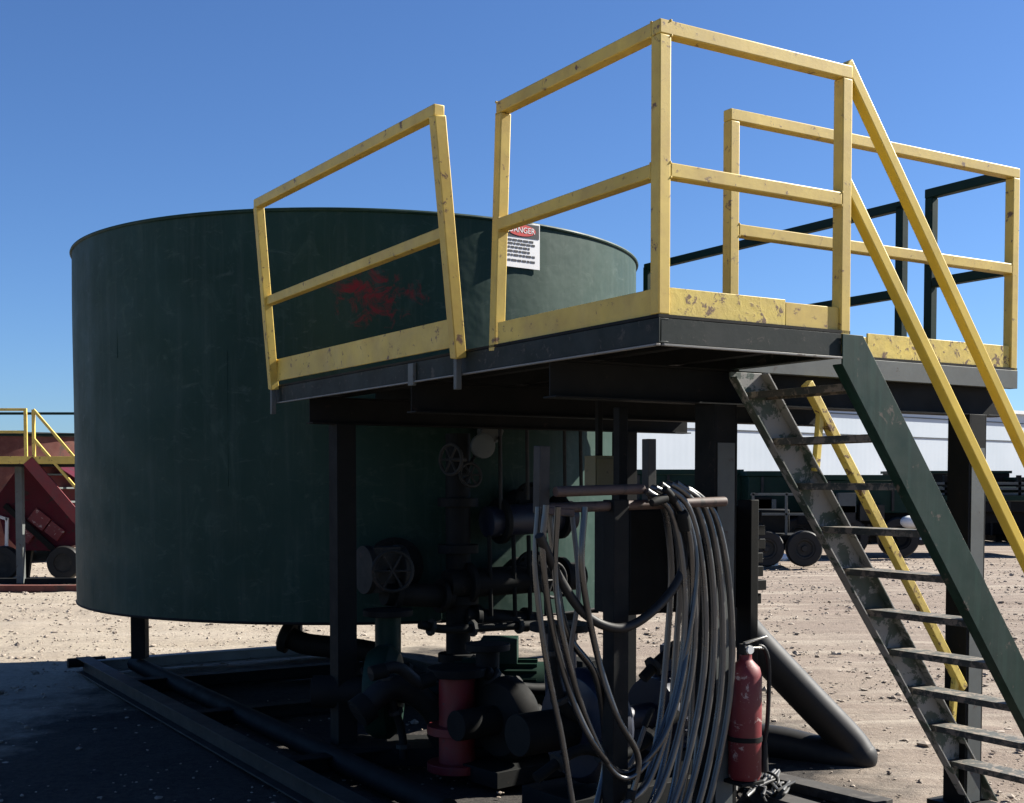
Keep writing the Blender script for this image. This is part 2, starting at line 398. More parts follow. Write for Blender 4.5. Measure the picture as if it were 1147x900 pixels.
# nozzle flanges and manway on the side under the deck
def outward(X, z):      # point on the near wall at given world X
    dx = X-TC.x; return Vector((dx, -math.sqrt(TR*TR-dx*dx), z))
def nozzle(X, z, r, ln, mat='dark', name='flange'):
    p = outward(X, z); d = Vector((p.x, p.y, 0)).normalized()
    o = MB(); o.cyl(p-d*.05, p+d*ln, r*.62); o.lathe([(r, ln-.03), (r, ln), (r*.9, ln+.002), (r*.9, ln+.004)], p, d)
    for k in range(8):
        a = 2*math.pi*k/8; t = Vector((-d.y, d.x, 0))
        c = p + d*(ln) + t*math.cos(a)*r*.82 + Vector((0, 0, 1))*math.sin(a)*r*.82
        o.cyl(c, c+d*.025, .012, 6)
    return o.build(name, mat, tank)
nozzle(-.84, 1.18, .2, .16); nozzle(.03, 1.12, .15, .22); nozzle(.03, 1.62, .14, .2); nozzle(-.2, 2.12, .09, .12, 'grey_steel', 'round_gauge')

# warning sign bolted flat to the tank wall
P = outward(atY(583, 272, 8.75).x, 0); dn = Vector((P.x, P.y, 0)).normalized()
rz = math.atan2(dn.x, -dn.y)
zs = atY(583, 270, 8.85).z
sgn = thing('warning_sign', TC+P+dn*.012+Vector((0, 0, zs)), 'small white danger sign with red and black header fixed to the green tank wall', 'sign', rz)
MB().bx((-.18, -.003, -.165), (.165, .003, .165)).build('panel', 'sign_white', sgn, bev=.001)
MB().bx((-.172, -.0055, .055), (.157, -.0032, .155)).build('header', 'ink', sgn, bev=0)
MB().lathe([(.001, 0), (1, 0), (1, .002), (.001, .002)], (0, 0, 0), (0, -1, 0), 32)
b = MB(); b.lathe([(1, 0), (1, .0015)], (0, 0, 0), (0, -1, 0), 32)
bmesh.ops.transform(b.bm, matrix=Matrix.Translation((0, -.0062, .105)) @ Matrix.Diagonal((.125, 1, .042, 1)), verts=b.bm.verts[:])
b.build('red_oval', 'sign_red', sgn, bev=0)
def text(s, size, mat, parent, loc, name, rot=(math.pi/2, 0, 0)):
    cu = bpy.data.curves.new(name, 'FONT'); cu.body = s; cu.size = size; cu.align_x = 'CENTER'; cu.align_y = 'CENTER'; cu.extrude = .0006
    o = bpy.data.objects.new(name+'_tmp', cu); C.objects.link(o)
    dg = bpy.context.evaluated_depsgraph_get(); me = bpy.data.meshes.new_from_object(o.evaluated_get(dg)); bpy.data.objects.remove(o)
    me.materials.clear(); me.materials.append(M[mat]); q = bpy.data.objects.new(name, me); C.objects.link(q); q.parent = parent; q.location = loc; q.rotation_euler = rot
    return q
text('DANGER', .058, 'sign_white', sgn, (0, -.0085, .105), 'lettering')
b = MB(); random.seed(5)
for r_, z in enumerate((.03, .005, -.022, -.05, -.078, -.115)):
    x = -.12
    while x < .115:
        wd = random.uniform(.015, .045); e = min(x+wd, .12)
        if e-x > .006 and not (r_ in (2, 3) and x > .07): b.bx((x, -.0048, z-.0075), (e, -.0032, z+.0075))
        x = e+.009
b.build('small_print', 'ink', sgn, bev=0)

# ================================================================== PLATFORM
plat = thing('work_platform', W(0, 0, 0), 'raised dark steel platform with yellow guardrails in front of the green tank', 'platform')
U1, WN, U2, VF = 1.02, .70, 3.08, 4.05
T = .055
# deck plate: L shape of two sheets that butt
b = MB(); b.bx((0, 0, DZ-.012), (U1, WN, DZ)); b.bx((0, WN, DZ-.012), (U2, VF, DZ))
b.build('deck_plate', 'dark', plat, bev=0)
def channel(p, q, depth, side, name='edge_beam', mat='edge_dark', top=DZ-.014, fl=.04):
    """side: unit vector pointing to where the flanges stick out"""
    p = Vector((p[0], p[1], 0)); q = Vector((q[0], q[1], 0)); s = Vector((side[0], side[1], 0))
    b = MB(); b.bar(p+Vector((0, 0, top-depth/2)), q+Vector((0, 0, top-depth/2)), .007, depth)
    for z in (top-.004, top-depth+.004):
        b.bar(p+s*(fl/2+.004)+Vector((0, 0, z)), q+s*(fl/2+.004)+Vector((0, 0, z)), fl, .007)
    return b.build(name, mat, plat, bev=.0015)
channel((.004, 0), (.004, VF), .095, (1, 0))
channel((.012, .004), (U1+.02, .004), .095, (0, 1))
channel((U1, .05), (U1, WN), .095, (-1, 0))
channel((U1+.01, WN), (U2, WN), .10, (0, 1), mat='grey_steel')
channel((U2, WN+.01), (U2, VF), .095, (-1, 0))
# light strip welded under the outer edges
for p, q in (((.0, .0), (.0, VF)), ((.02, 0), (.965, 0))):
    MB().bar((p[0]-.004, p[1]-.004, DZ-.116), (q[0]-.004, q[1]-.004, DZ-.116), .02, .008).build('edge_strip', 'strip', plat, bev=.001)
# main beams below
for v in (.78, 2.1, 3.49):
    b = MB(); z1 = DZ-.112
    b.bx((.02, v-.004, z1-.15), (U2-.05, v+.004, z1)); b.bx((.02, v-.05, z1-.158), (U2-.05, v+.05, z1-.15)); b.bx((.02, v-.05, z1), (U2-.05, v+.05, z1+.008))
    b.build('cross_beam', 'dark', plat, bev=.001)
b = MB()
MB_ = []
for u in (.3, .75, 1.2, 1.65, 2.1, 2.55):
    for (v0, v1) in ((.05 if u < U1 else WN+.05, VF-.03),):
        MB().bx((u-.03, v0, DZ-.09), (u+.03, v1, DZ-.015)).build('joist', 'dark', plat, bev=.002)
b.bm.free()
# legs: wide flange columns
def column(u, v, z0=0, z1=DZ-.27, w_=.14, mat='dark'):
    b = MB(); b.bx((u-w_/2, v-w_/2, z0), (u-w_/2+.01, v+w_/2, z1)); b.bx((u+w_/2-.01, v-w_/2, z0), (u+w_/2, v+w_/2, z1)); b.bx((u-w_/2+.01, v-w_/2+.0, z0), (u+w_/2-.01, v-w_/2+.008, z1))
    c = b.build('leg', mat, plat, bev=.002)
    MB().bx((u-.13, v-.13, z0-.03), (u+.13, v+.13, z0+.012)).build('base_plate', mat, c, bev=.002)
column(2.69, .72); column(.97, .79); column(.24, 3.49, w_=.13); column(2.45, 3.49, w_=.13)
for (u, v) in ((2.69, .72), (.97, .79)):
    MB().bx((u-.05, v-.0735, .02), (u+.055, v-.0705, DZ-.45)).build('painted_lit_face', 'grey_steel', plat, bev=0)  # added grey sheet: the lit side of these legs put into the colour

def rail(p, q, name='top_rail', mat='yellow', t=T, ext=0, label=None):
    return MB().bar(p, q, t, t, ext=ext).build(name, mat, plat, label, bev=.005)
def post(p, q, name='guard_post', mat='yellow', t=T, label=None, parent=None):
    return MB().bar(p, q, t, t, up=(0, 1, 0)).build(name, mat, parent or plat, label, bev=.005)
RH, MHt = 1.10, .545
V1 = 1.20
h = T/2
# corner (stair side) section
post((h, h, DZ), (h, h, DZ+RH-T)); post((U1-h, h, DZ-.10), (U1-h, h, DZ+RH-T))
post((h, V1+.04, DZ-.03), (h, V1-.02, DZ+RH-T), label='slightly leaning yellow post with scraped foot')
rail((0, h, DZ+RH-h), (U1, h, DZ+RH-h)); rail((T, h, DZ+MHt), (U1-T, h, DZ+MHt), 'mid_rail')
rail((h, T, DZ+RH-h), (h, V1, DZ+RH-h)); rail((h, T, DZ+MHt), (h, V1-.01, DZ+MHt), 'mid_rail')
MB().bx((T+.001, .012, DZ), (.66, .022, DZ+.105)).build('toe_board', 'yellow_worn', plat, 'yellow toe board with heavily chipped paint', bev=.002)
MB().bx((.662, .012, DZ), (U1-T-.001, .022, DZ+.095)).build('toe_board', 'yellow', plat, bev=.002)
MB().bx((.010, T+.001, DZ), (.020, V1, DZ+.10)).build('toe_board', 'yellow', plat, bev=.002)
# bent section
A0 = Vector((.0, 1.50, DZ+.0)); A1 = Vector((-.229, 1.337, DZ+1.037)); B0 = Vector((-.0, 3.97, DZ)); B1 = Vector((-.189, 3.786, DZ+1.092))
lab = 'yellow guardrail piece bent outwards and leaning'
post(A0+Vector((-.03, 0, -.04)), A1, t=.06, label=lab); post(B0+Vector((-.03, 0, -.03)), B1, t=.055, label=lab)
MB().bar(A1+Vector((0, 0, .02)), B1+Vector((0, 0, .02)), T, T, ext=.02).build('top_rail', 'yellow', plat, lab, bev=.005)
am = A0.lerp(A1, .52); bm_ = B0.lerp(B1, .48)
MB().bar(am, bm_, T*.9, T).build('mid_rail', 'yellow', plat, lab, bev=.005)
ta = A0.lerp(A1, .085); tb = B0.lerp(B1, .085)
MB().bar(ta, tb, .012, .14).build('toe_board', 'yellow', plat, lab, bev=.002)
for v_ in (1.50, 3.97): MB().bx((-.05, v_-.015, DZ-.19), (-.02, v_+.015, DZ-.032)).build('post_stub', 'grey_steel', plat)
MB().bx((-.020, 2.0, DZ-.135), (-.0, 2.06, DZ-.02)).build('bolt_tab', 'grey_steel', plat)
# section along the stair slot
F0 = 1.0
post((F0, WN+h, DZ), (F0, WN+h, DZ+RH-T)); post((U2-h, WN+h, DZ-.06), (U2-h, WN+h, DZ+RH-T))
rail((F0-h, WN+h, DZ+RH-h), (U2, WN+h, DZ+RH-h)); rail((F0+h, WN+h, DZ+MHt), (U2-T, WN+h, DZ+MHt), 'mid_rail')
MB().bx((F0+h, WN+.012, DZ), (1.9, WN+.022, DZ+.10)).build('toe_board', 'yellow', plat, bev=.002)
MB().bx((1.902, WN+.010, DZ), (U2-T, WN+.020, DZ+.12)).build('toe_board', 'yellow_worn', plat, 'yellow toe board with heavily chipped paint', bev=.002)
# dark end section
lb = 'dark green guardrail piece at the far end'
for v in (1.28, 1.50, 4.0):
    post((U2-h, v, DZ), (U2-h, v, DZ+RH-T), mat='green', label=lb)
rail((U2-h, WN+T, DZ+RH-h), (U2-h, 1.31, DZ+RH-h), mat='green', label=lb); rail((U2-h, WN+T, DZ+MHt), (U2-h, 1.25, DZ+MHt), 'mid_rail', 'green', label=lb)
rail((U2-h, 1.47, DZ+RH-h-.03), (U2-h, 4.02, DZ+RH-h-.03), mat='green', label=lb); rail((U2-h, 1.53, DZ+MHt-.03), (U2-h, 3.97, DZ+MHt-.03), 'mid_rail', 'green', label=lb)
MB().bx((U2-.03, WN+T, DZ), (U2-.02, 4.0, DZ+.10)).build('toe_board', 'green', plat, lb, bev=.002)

wb = MB()
for (u, v, zz) in ((T, h, RH-h), (T, h, MHt), (h, T, RH-h), (h, T, MHt), (U1-T, h, MHt), (h, V1-.02, MHt), (h, V1, RH-h), (F0+h, WN+h, MHt), (U2-T, WN+h, MHt)):
    ax_ = (1, 0, 0) if abs(v-h) < 1e-6 or v > WN-.1 and v < 1 else (0, 1, 0)
    for sgn_ in (-1, 1):
        for k_ in range(7):
            q_ = (k_/6-.5)*T*.9
            for e_ in ((0, sgn_*T/2),):
                if ax_[0]: p_ = (u+random.uniform(-.002, .002), v+q_, DZ+zz+sgn_*T/2)
                else: p_ = (u+q_, v+random.uniform(-.002, .002), DZ+zz+sgn_*T/2)
                wb.sphere(p_, .006, u=6, v=4)
wb.build('weld_beads', 'yellow', plat, bev=0)

# ================================================================== STAIRS
SL = 1.31
st = thing('steel_stairway', W(U1, 0, 0), 'steep open steel stairway with a green near stringer and yellow handrails', 'stairs')
def lo(u): return DZ - .135 - SL*(u-.958)     # lower edge of stringer
VT = .215*math.sqrt(1+SL*SL)/1.0               # vertical thickness ~
VT = .285
def stringer(v, mat, top_cut, label, fl_dir):
    b = MB(); bm = b.bm
    # outline in (u,z)
    u0 = .965
    zt_ = top_cut
    ub = .958 + (DZ-.135+.02)/SL
    pts = [(u0, lo(u0)), (ub, lo(ub)), (ub+.02, lo(ub)), (ub+VT/SL-.01, lo(ub))]
    uu = .958 + (DZ-.135+VT-zt_)/SL
    pts += [(uu, zt_), (u0, zt_)]
    pts = [(u-U1, z) for u, z in pts]
    th = .008
    a = [bm.verts.new((u, v, z)) for u, z in pts]; c = [bm.verts.new((u, v+th, z)) for u, z in pts]
    bm.faces.new(a); bm.faces.new(c[::-1])
    for i in range(len(pts)): j = (i+1) % len(pts); bm.faces.new((a[i], a[j], c[j], c[i]))
    # flanges
    fw = .05; s = v+th+fw/2+.0005 if fl_dir > 0 else v-fw/2-.0005
    d = Vector((1, 0, -SL)).normalized(); nrm = Vector((SL, 0, 1)).normalized()
    for q0, q1 in (((u0-U1, lo(u0)), (ub-U1, lo(ub))), ((uu-U1, zt_), (ub+VT/SL-U1-.02, lo(ub)+.02))):
        p = Vector((q0[0], s, q0[1])); q = Vector((q1[0], s, q1[1]))
        sg = 1 if q0[1] < zt_-.05 else -1
        p += nrm*.005*sg; q += nrm*.005*sg
        b.bar(p, q, fw, .008, up=(0, 1, 0)) if False else b.bar(p, q, fw, .008, up=nrm)
    return b.build('stringer', mat, st, label, bev=.0015)
stringer(-.011, 'green_worn', DZ-.016, 'dark green stringer', 1)
stringer(WN-.012, 'stringer', DZ-.12, 'stringer with peeling grey and green paint', -1)
k = 1
while DZ-.213*k > .1:
    z = DZ-.213*k - .0
    uc = .958 + (DZ-.135-z)/SL + VT/SL/2 - U1
    b = MB(); b.bx((uc-.07, .012, z-.006), (uc+.07, WN-.014, z)); b.bx((uc-.07, .012, z-.032), (uc-.064, WN-.014, z-.006)); b.bx((uc+.064, .012, z-.032), (uc+.07, WN-.014, z-.006))
    b.build('tread', 'tread', st, bev=.001); k += 1
def hr(h0, u_end, name, mat='yellow_bright'):
    p = Vector((-.02, h, DZ+h0+SL*.05)); q = Vector((u_end-U1, h, DZ+h0-SL*(u_end-U1-.03)))
    return MB().bar(p, q, T*.9, T*.9, up=(0, 1, 0)).build(name, mat, st, bev=.005)
hr(1.05, 2.74, 'handrail'); hr(.56, 2.74, 'mid_handrail')
for u in (2.72,):
    zl = lo(u)+VT; MB().bar((u-U1, h, max(zl-.15, .05)), (u-U1, h, DZ+1.03-SL*(u-U1)), T*.8, T*.8, up=(0, 1, 0)).build('handrail_post', 'yellow_bright', st, bev=.004)
p = Vector((1.44-U1, WN-.03, DZ-.154)); q = Vector((2.62-U1, WN-.03, DZ-1.745))
sr = MB().bar(p, q, .045, .045, up=(0, 1, 0)).build('side_rail', 'yellow_worn', st, 'thin yellow rail along the far stringer', bev=.004)
for t in (.08, .95):
    c = p.lerp(q, t); MB().bar(c, c-Vector((.03, 0, .30)), .03, .03, up=(0, 1, 0)).build('rail_bracket', 'yellow_worn', sr, bev=.002)

# ================================================================== SKID
sk = thing('steel_skid', W(-.35, 2.0, 0), 'long dark steel skid frame lying on the ground under the tank', 'skid')
def ibeam(p, q, name, mat='dark', H_=.2, w_=.13, par=sk):
    p = Vector(p); q = Vector(q); b = MB()
    b.bar(p+Vector((0, 0, H_/2)), q+Vector((0, 0, H_/2)), .012, H_-.024); b.bar(p+Vector((0, 0, .006)), q+Vector((0, 0, .006)), w_, .012); b.bar(p+Vector((0, 0, H_-.006)), q+Vector((0, 0, H_-.006)), w_, .012)
    return b.build(name, mat, par, bev=.002)
ibeam((0, -1.2, 0), (0, 6.1, 0), 'side_beam', 'fascia', .14); ibeam((2.6, .6, 0), (2.6, 6.1, 0), 'side_beam', 'fascia', .14)
MB().tube([(.42, -.2, .07), (.42, 5.9, .07)], .07, 14).build('skid_runner_pipe', 'dark', sk)
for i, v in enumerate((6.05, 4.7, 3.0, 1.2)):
    ibeam((.075, v, .0), (2.53, v, .0), 'cross_member', 'sunlit_steel' if i == 0 else 'dark', .11)  # rear member painted pale to look sunlit below the tank
MB().tube([(-.14, 6.1, .09), (.2, 6.1, .09)], .045, 12).build('tow_lug', 'dark', sk)

# ================================================================== PIPEWORK under the tank / deck
def world_thing(name, P, label, cat, rz=0, group=None): return thing(name, P, label, cat, rz, group)
L = lambda x, y, v, o: at(x, y, v) - o     # local point in a thing standing at uv origin o
# drain pipe with capped end
o = Vector((0, 5.0, 0))
pts = [at(322, 713, 5.3), at(345, 722, 5.2), at(395, 727, 5.0), at(440, 735, 4.8)]
dp = thing('drain_pipe', W(pts[0].x, pts[0].y, 0), 'short fat dark drain pipe with a round end cap under the tank', 'pipe')
loc = [p-Vector((pts[0].x, pts[0].y, 0)) for p in pts]
MB().tube(spline(loc, 6), .085, 16).build('pipe', 'dark', dp)
d = (loc[0]-loc[1]).normalized(); MB().lathe([(.13, -.03), (.13, .03), (.1, .05)], loc[0], d, 20).build('end_cap', 'dark', dp)
MB().bx((loc[2].x-.04, loc[2].y-.04, 0.0), (loc[2].x+.04, loc[2].y+.04, loc[2].z-.08)).build('support', 'dark', dp)

# vertical manifold
o = Vector((1.2, 3.72, 0))
mf = thing('pipe_manifold', W(1.2, 3.72, 0), 'tall black valve manifold standing in the shade between tank and platform', 'pipes')
MB().cyl((0, 0, .12), (0, 0, DZ-.3), .085, 18).build('riser_pipe', 'dark', mf)
for z in (.55, .95, 1.3, 1.62):
    MB().lathe([(.14, -.03), (.14, .03)], (0, 0, z), (0, 0, 1), 24).build('flange', 'dark', mf)
def valve(c, ax, r, name='valve_wheel', mat='fascia'):
    b = MB(); ax = Vector(ax).normalized(); b.torus(c, ax, r, .012, 28, 8)
    a = ax.cross(Vector((0, 0, 1))).normalized(); e = ax.cross(a)
    for k in range(3):
        t = k*math.pi/3; dd = a*math.cos(t)+e*math.sin(t); b.cyl(Vector(c)-dd*r, Vector(c)+dd*r, .008, 6)
    b.cyl(Vector(c), Vector(c)-ax*.14, .014, 10); return b.build(name, mat, mf, bev=0)
c = at(440, 640, 3.5)-o; valve(c, (-.3, -1, 0), .13, mat='fascia')
b = MB(); b.box((c.x+.02, c.y+.2, c.z), (.2, .16, .30)); b.lathe([(.16, -.02), (.16, .02)], (c.x-.1, c.y+.2, c.z), (1, 0, 0)); b.lathe([(.16, -.02), (.16, .02)], (c.x+.14, c.y+.2, c.z), (1, 0, 0)); b.build('gate_valve', 'fascia', mf)
c2 = at(540, 500, 3.6)-o; MB().lathe([(.075, -.02), (.085, 0), (.085, .03), (.075, .035)], c2, (-.2, -1, 0)).build('gauge', 'grey_steel', mf)
MB().cyl(c2+Vector((0, .02, 0)), c2+Vector((-.12, .05, -.2)), .012, 8).build('gauge_stem', 'dark', mf)
valve(at(527, 532, 3.55)-o, (0, -1, .2), .08); valve(at(505, 515, 3.5)-o, (-1, -.3, 0), .1); valve(at(620, 650, 3.4)-o, (.2, -1, 0), .12)
for (a_, b_, r) in (((500, 655), (650, 645), .10), ((545, 585), (640, 578), .11), ((430, 665), (505, 668), .08), ((520, 690), (600, 695), .06)):
    p, q = at(*a_, 3.66)-o, at(*b_, 3.66)-o; MB().cyl(p, q, r, 18).build('branch_pipe', 'blue' if r > .105 else 'dark', mf)
    for t in (.15, .85):
        MB().lathe([(r*1.45, -.018), (r*1.45, .018)], p.lerp(q, t), q-p, 22).build('flange', 'dark', mf)
for x in (548, 575, 592, 610):
    p, q = at(x, 600, 3.55)-o, at(x+2, 690, 3.6)-o; MB().cyl(p, q, .016, 8).build('small_pipe', 'dark', mf)
for x, y0, y1 in ((560, 470, 600), (590, 462, 560), (632, 470, 560), (650, 470, 545)):
    p, q = at(x, y0, 3.6)-o, at(x+1, y1, 3.6)-o; MB().cyl(p, q, .014, 8).build('conduit', 'fascia', mf)

# pump units on the ground
def pump(name, P, rz, label, volute, motor, s=1.0):
    t = thing(name, P, label, 'pump', rz)
    MB().bx((-.65*s, -.22*s, .0), (.75*s, .22*s, .12*s)).build('base_frame', 'dark', t)
    MB().lathe([(.12*s, -.12*s), (.27*s, -.1*s), (.31*s, -.04*s), (.31*s, .05*s), (.26*s, .11*s), (.12*s, .13*s)], (-.38*s, 0, .45*s), (1, 0, 0), 32).build('volute', volute, t)
    MB().tube([(-.38*s, .2*s, .45*s), (-.38*s, .22*s, .75*s), (-.38*s, .22*s, .98*s)], .09*s, 16).build('outlet_pipe', volute, t)
    MB().lathe([(.17*s, -.02), (.17*s, .02)], (-.38*s, .22*s, .96*s), (0, 0, 1)).build('outlet_flange', 'dark', t)
    MB().cyl((-.5*s, 0, .45*s), (-.85*s, 0, .45*s), .11*s).build('inlet_pipe', 'dark', t)
    MB().cyl((-.25*s, 0, .45*s), (.1*s, 0, .45*s), .07*s).build('bearing_housing', motor, t)
    b = MB(); b.cyl((.1*s, 0, .45*s), (.7*s, 0, .45*s), .21*s, 32)
    for k in range(22):
        a = 2*math.pi*k/22; c_ = (.4*s, math.cos(a)*.215*s, .45*s+math.sin(a)*.215*s); b.box(c_, (.5*s, .012, .035), Matrix.Rotation(a-math.pi/2, 3, 'X'))
    b.build('motor', motor, t, bev=0)
    MB().bx((.28*s, -.12*s, .66*s), (.52*s, .12*s, .82*s)).build('terminal_box', motor, t)
    MB().bx((.15*s, -.16*s, .12*s), (.65*s, .16*s, .26*s)).build('motor_foot', 'dark', t)
    return t
a = at(512, 845, 2.75)
pump('transfer_pump', W(1.15, 2.55, 0), YAW+.15, 'black pump on the ground beside the red upright pipe', 'dark', 'dark', .8)
pump('transfer_pump', W(1.25, 1.75, 0), YAW+.1, 'dark blue pump on the ground nearest the hanging hoses', 'blue', 'blue', 1.0)
pump('transfer_pump', W(.75, 3.15, 0), YAW-.6, 'dark green pump on the ground left of the red upright pipe', 'green', 'green', .95)
# red standpipe
rp = thing('standpipe', W(.93, 2.72, 0), 'dull red upright pipe with bolted flanges below the manifold', 'pipe')
p0_, p1_ = at(512, 848, 2.72), at(512, 752, 2.72)
rp.location = W(p0_.x, 2.72, 0); hh = p1_.z
MB().cyl((0, 0, .05), (0, 0, hh), .11, 20).build('pipe', 'red_dull', rp)
for z in (.06, hh*.45, hh): MB().lathe([(.18, -.025), (.18, .025)], (0, 0, z), (0, 0, 1)).build('flange', 'red_dull' if z < hh else 'dark', rp)
# loose pipes and dark humps between pumps
cu = [((400, 800), (440, 770), (480, 790), (500, 830)), ((545, 770), (580, 775), (615, 800), (640, 850)), ((415, 755), (445, 748), (470, 765), (485, 760))]
for i, (pp, lb_) in enumerate(zip(cu, ('dark suction hose curving beside the platform leg', 'dark discharge hose arching over the blue pump', 'thin dark hose lying over the skid beams'))):
    P_ = [at(x, y, 3.0-.2*i) for x, y in pp]; base = Vector((P_[0].x, P_[0].y, 0))
    hs = thing('suction_hose' if i == 0 else 'discharge_hose', W(base.x, base.y, 0), lb_, 'hose')
    r = (.075, .08, .035)[i]
    MB().tube(spline([p-base for p in P_], 8), r, 14).build('hose_body', 'rubber', hs, bev=0)
    for e, f in ((0, 1), (-1, -2)):
        dd = (P_[e]-P_[f]).normalized(); MB().lathe([(r*1.25, -.09), (r*1.25, .0)], P_[e]-base, dd, 18).build('coupling', 'dark', hs)

# tangle of small pipes crossing under the platform
tg = [((405, 752), (440, 744), (472, 756), (498, 752), 3.3, .022), ((398, 790), (450, 782), (520, 800), (600, 785), 3.1, .03), ((430, 748), (436, 775), (450, 820), (452, 850), 3.0, .025),
      ((545, 752), (560, 765), (600, 772), (655, 768), 2.6, .035), ((470, 700), (500, 705), (560, 702), (600, 700), 3.5, .03), ((620, 700), (622, 760), (640, 800), (690, 812), 1.6, .03), ((720, 760), (745, 735), (770, 725), (790, 722), 1.4, .03), ((600, 872), (650, 840), (700, 846), (760, 800), 1.3, .028)]
for i, (a_, b_, c_, d_, v_, r_) in enumerate(tg):
    P_ = [at(*q, v_) for q in (a_, b_, c_, d_)]; base = Vector((P_[0].x, P_[0].y, 0))
    t_ = thing('pipe_run', W(base.x, base.y, 0), 'thin dark pipe ' + ('nearest the tank leg, at the left of the lit gap', 'running low across the pump bases', 'dropping steeply left of the green pump', 'bending over the red upright pipe to the right', 'running level just below the tank bottom', 'dropping behind the leftmost hanging hoses', 'rising behind the right-hand hose coils', 'lying lowest behind the hanging hoses')[i], 'pipe', YAW, 'small pipes under the platform')
    sp = spline([p-base for p in P_], 6); MB().tube(sp, r_, 10).build('pipe', 'dark', t_, bev=0)
    for k_ in (3, 9, 15):
        dd_ = (sp[k_+1]-sp[k_]).normalized(); MB().lathe([(r_*1.9, -.012), (r_*1.9, .012)], sp[k_], dd_, 8).build('union_nut', 'fascia', t_, bev=0)
# big black pipe with an elbow at right
PP = [at(800, 660, 2.2), at(835, 708, 2.1), at(900, 778, 1.95), at(948, 828, 1.82)]
EL = at(963, 848, 1.76)
P2 = [at(930, 846, 1.9), at(880, 834, 2.15), at(840, 828, 2.35)]
base = Vector((EL.x, EL.y, 0))
bp = thing('elbow_pipe', W(base.x, base.y, 0), 'thick black suction pipe with a sharp elbow resting on the ground beside the extinguisher', 'pipe')
r = .11
path = spline(PP+[EL], 8)
MB().tube([p-base for p in path], r, 20).build('upper_pipe', 'rubber', bp, bev=0)
MB().tube([p-base for p in spline([EL]+P2, 8)], r*.995, 20).build('lower_pipe', 'rubber', bp, bev=0)
MB().sphere(EL-base, r*1.002, u=32, v=20).build('elbow', 'rubber', bp, bev=0)
dd = (P2[-1]-P2[-2]).normalized(); MB().lathe([(r*1.5, -.02), (r*1.5, .03)], P2[-1]-base, dd).build('flange', 'dark', bp)

# ================================================================== HOSE RACK AND HOSES
VR = .55
rk = thing('hose_rack', W(.3, VR, 0), 'rusty pipe rack under the platform carrying the coiled hoses', 'rack')
o = Vector((.3, VR, 0))
def LP(x, y, v=VR): return at(x, y, v)-o
MB().bar(LP(607, 500), LP(606, 575), .05, .05).build('upright_stub', 'fascia', rk)
MB().bar(LP(727, 492), LP(727, 562), .045, .045).build('upright_stub', 'fascia', rk)
MB().cyl(LP(603, 570), LP(812, 562), .022, 12).build('cross_pipe', 'rusty_dark', rk)
MB().cyl(LP(622, 551, VR-.05), LP(720, 548, VR-.05), .022, 12).build('hanger_pipe', 'rusty_dark', rk)
MB().bar(LP(606, 572)-Vector((0, 0, 0)), LP(640, 575), .05, .03).build('bracket', 'rusty_dark', rk)
u_ = LP(800, 560).x
MB().bar(LP(811, 562), LP(805, 562, .72), .03, .03).build('bracket', 'grey_steel', rk)
MB().bar(LP(690, 560), (LP(690, 560).x, LP(690, 560).y, .02), .08, .08, up=(0, 1, 0)).build('support_column', 'dark', rk)
MB().bar(LP(838, 560, .86), (LP(838, 560, .86).x, LP(838, 560, .86).y, .5), .05, .10, up=(0, 1, 0)).build('support_column', 'dark', rk)
ca, cb_ = at(700, 690, .92), at(846, 566, .92)
cab = thing('control_cabinet', W(ca.x, .92, ca.z), 'black steel control cabinet mounted behind the right-hand hose bundle', 'cabinet')
cw, chh = cb_.x-ca.x, cb_.z-ca.z
MB().bx((0, 0, 0), (cw, .25, chh)).build('case', 'dark', cab, bev=.006)
MB().bx((.02, -.014, .02), (cw*.55, -.001, chh-.02)).build('door', 'dark', cab); MB().bx((cw*.5, -.035, chh*.45), (cw*.52, -.014, chh*.6)).build('handle', 'grey_steel', cab)
for k in range(7):
    MB().bx((cw-.11+.012*(k % 3), -.05-.01*(k % 2), .02+k*chh/7.5), (cw+.012*((k*2) % 3), -.001, .02+(k+.75)*chh/7.5)).build('breaker', 'dark', cab)
MB().bar((.06, .12, chh), (.06, .12, DZ-.28-ca.z), .05, .05, up=(0, 1, 0)).build('hanger', 'dark', cab); MB().bar((cw-.06, .12, chh), (cw-.06, .12, DZ-.28-ca.z), .05, .05, up=(0, 1, 0)).build('hanger', 'dark', cab)
# little valve on the rack and faded box behind
bxP = at(672, 530, 1.6)
eb = thing('junction_box', W(bxP.x, bxP.y, bxP.z), 'small faded yellow box fixed behind the hose rack', 'box')
MB().bx((-.065, -.05, -.11), (.065, .05, .09)).build('case', 'box_yellow', eb); MB().bx((-.055, -.056, -.09), (.055, -.05, .075)).build('lid', 'box_yellow', eb)
MB().bar((0, .01, .09), (0, .01, DZ-.1-bxP.z), .03, .03, up=(0, 1, 0)).build('hanger', 'dark', eb)

rng = random.Random(11)
def hose(name, pix, r, mat, label, vj=.03, v0=VR-.09, n=9, end=None, group='hoses hanging on the rack'):
    P_ = []
    for i, q in enumerate(pix):
        v = v0+rng.uniform(-vj, vj) if len(q) == 2 else q[2]
        p = at(q[0], q[1], v); p.z = max(p.z, r); P_.append(p)
    base = Vector((P_[0].x, P_[0].y, 0))
    t = thing(name, W(base.x, base.y, 0), label, 'hose', group=group)
    MB().tube(spline([p-base for p in P_], n), r, 10).build('hose_body', mat, t, bev=0)
    dd = (P_[-1]-P_[-2]).normalized(); MB().lathe([(r*1.5, -.06), (r*1.5, .0), (r*1.1, .03)], P_[-1]-base, dd, 12).build('end_fitting', 'dark', t)
    return t
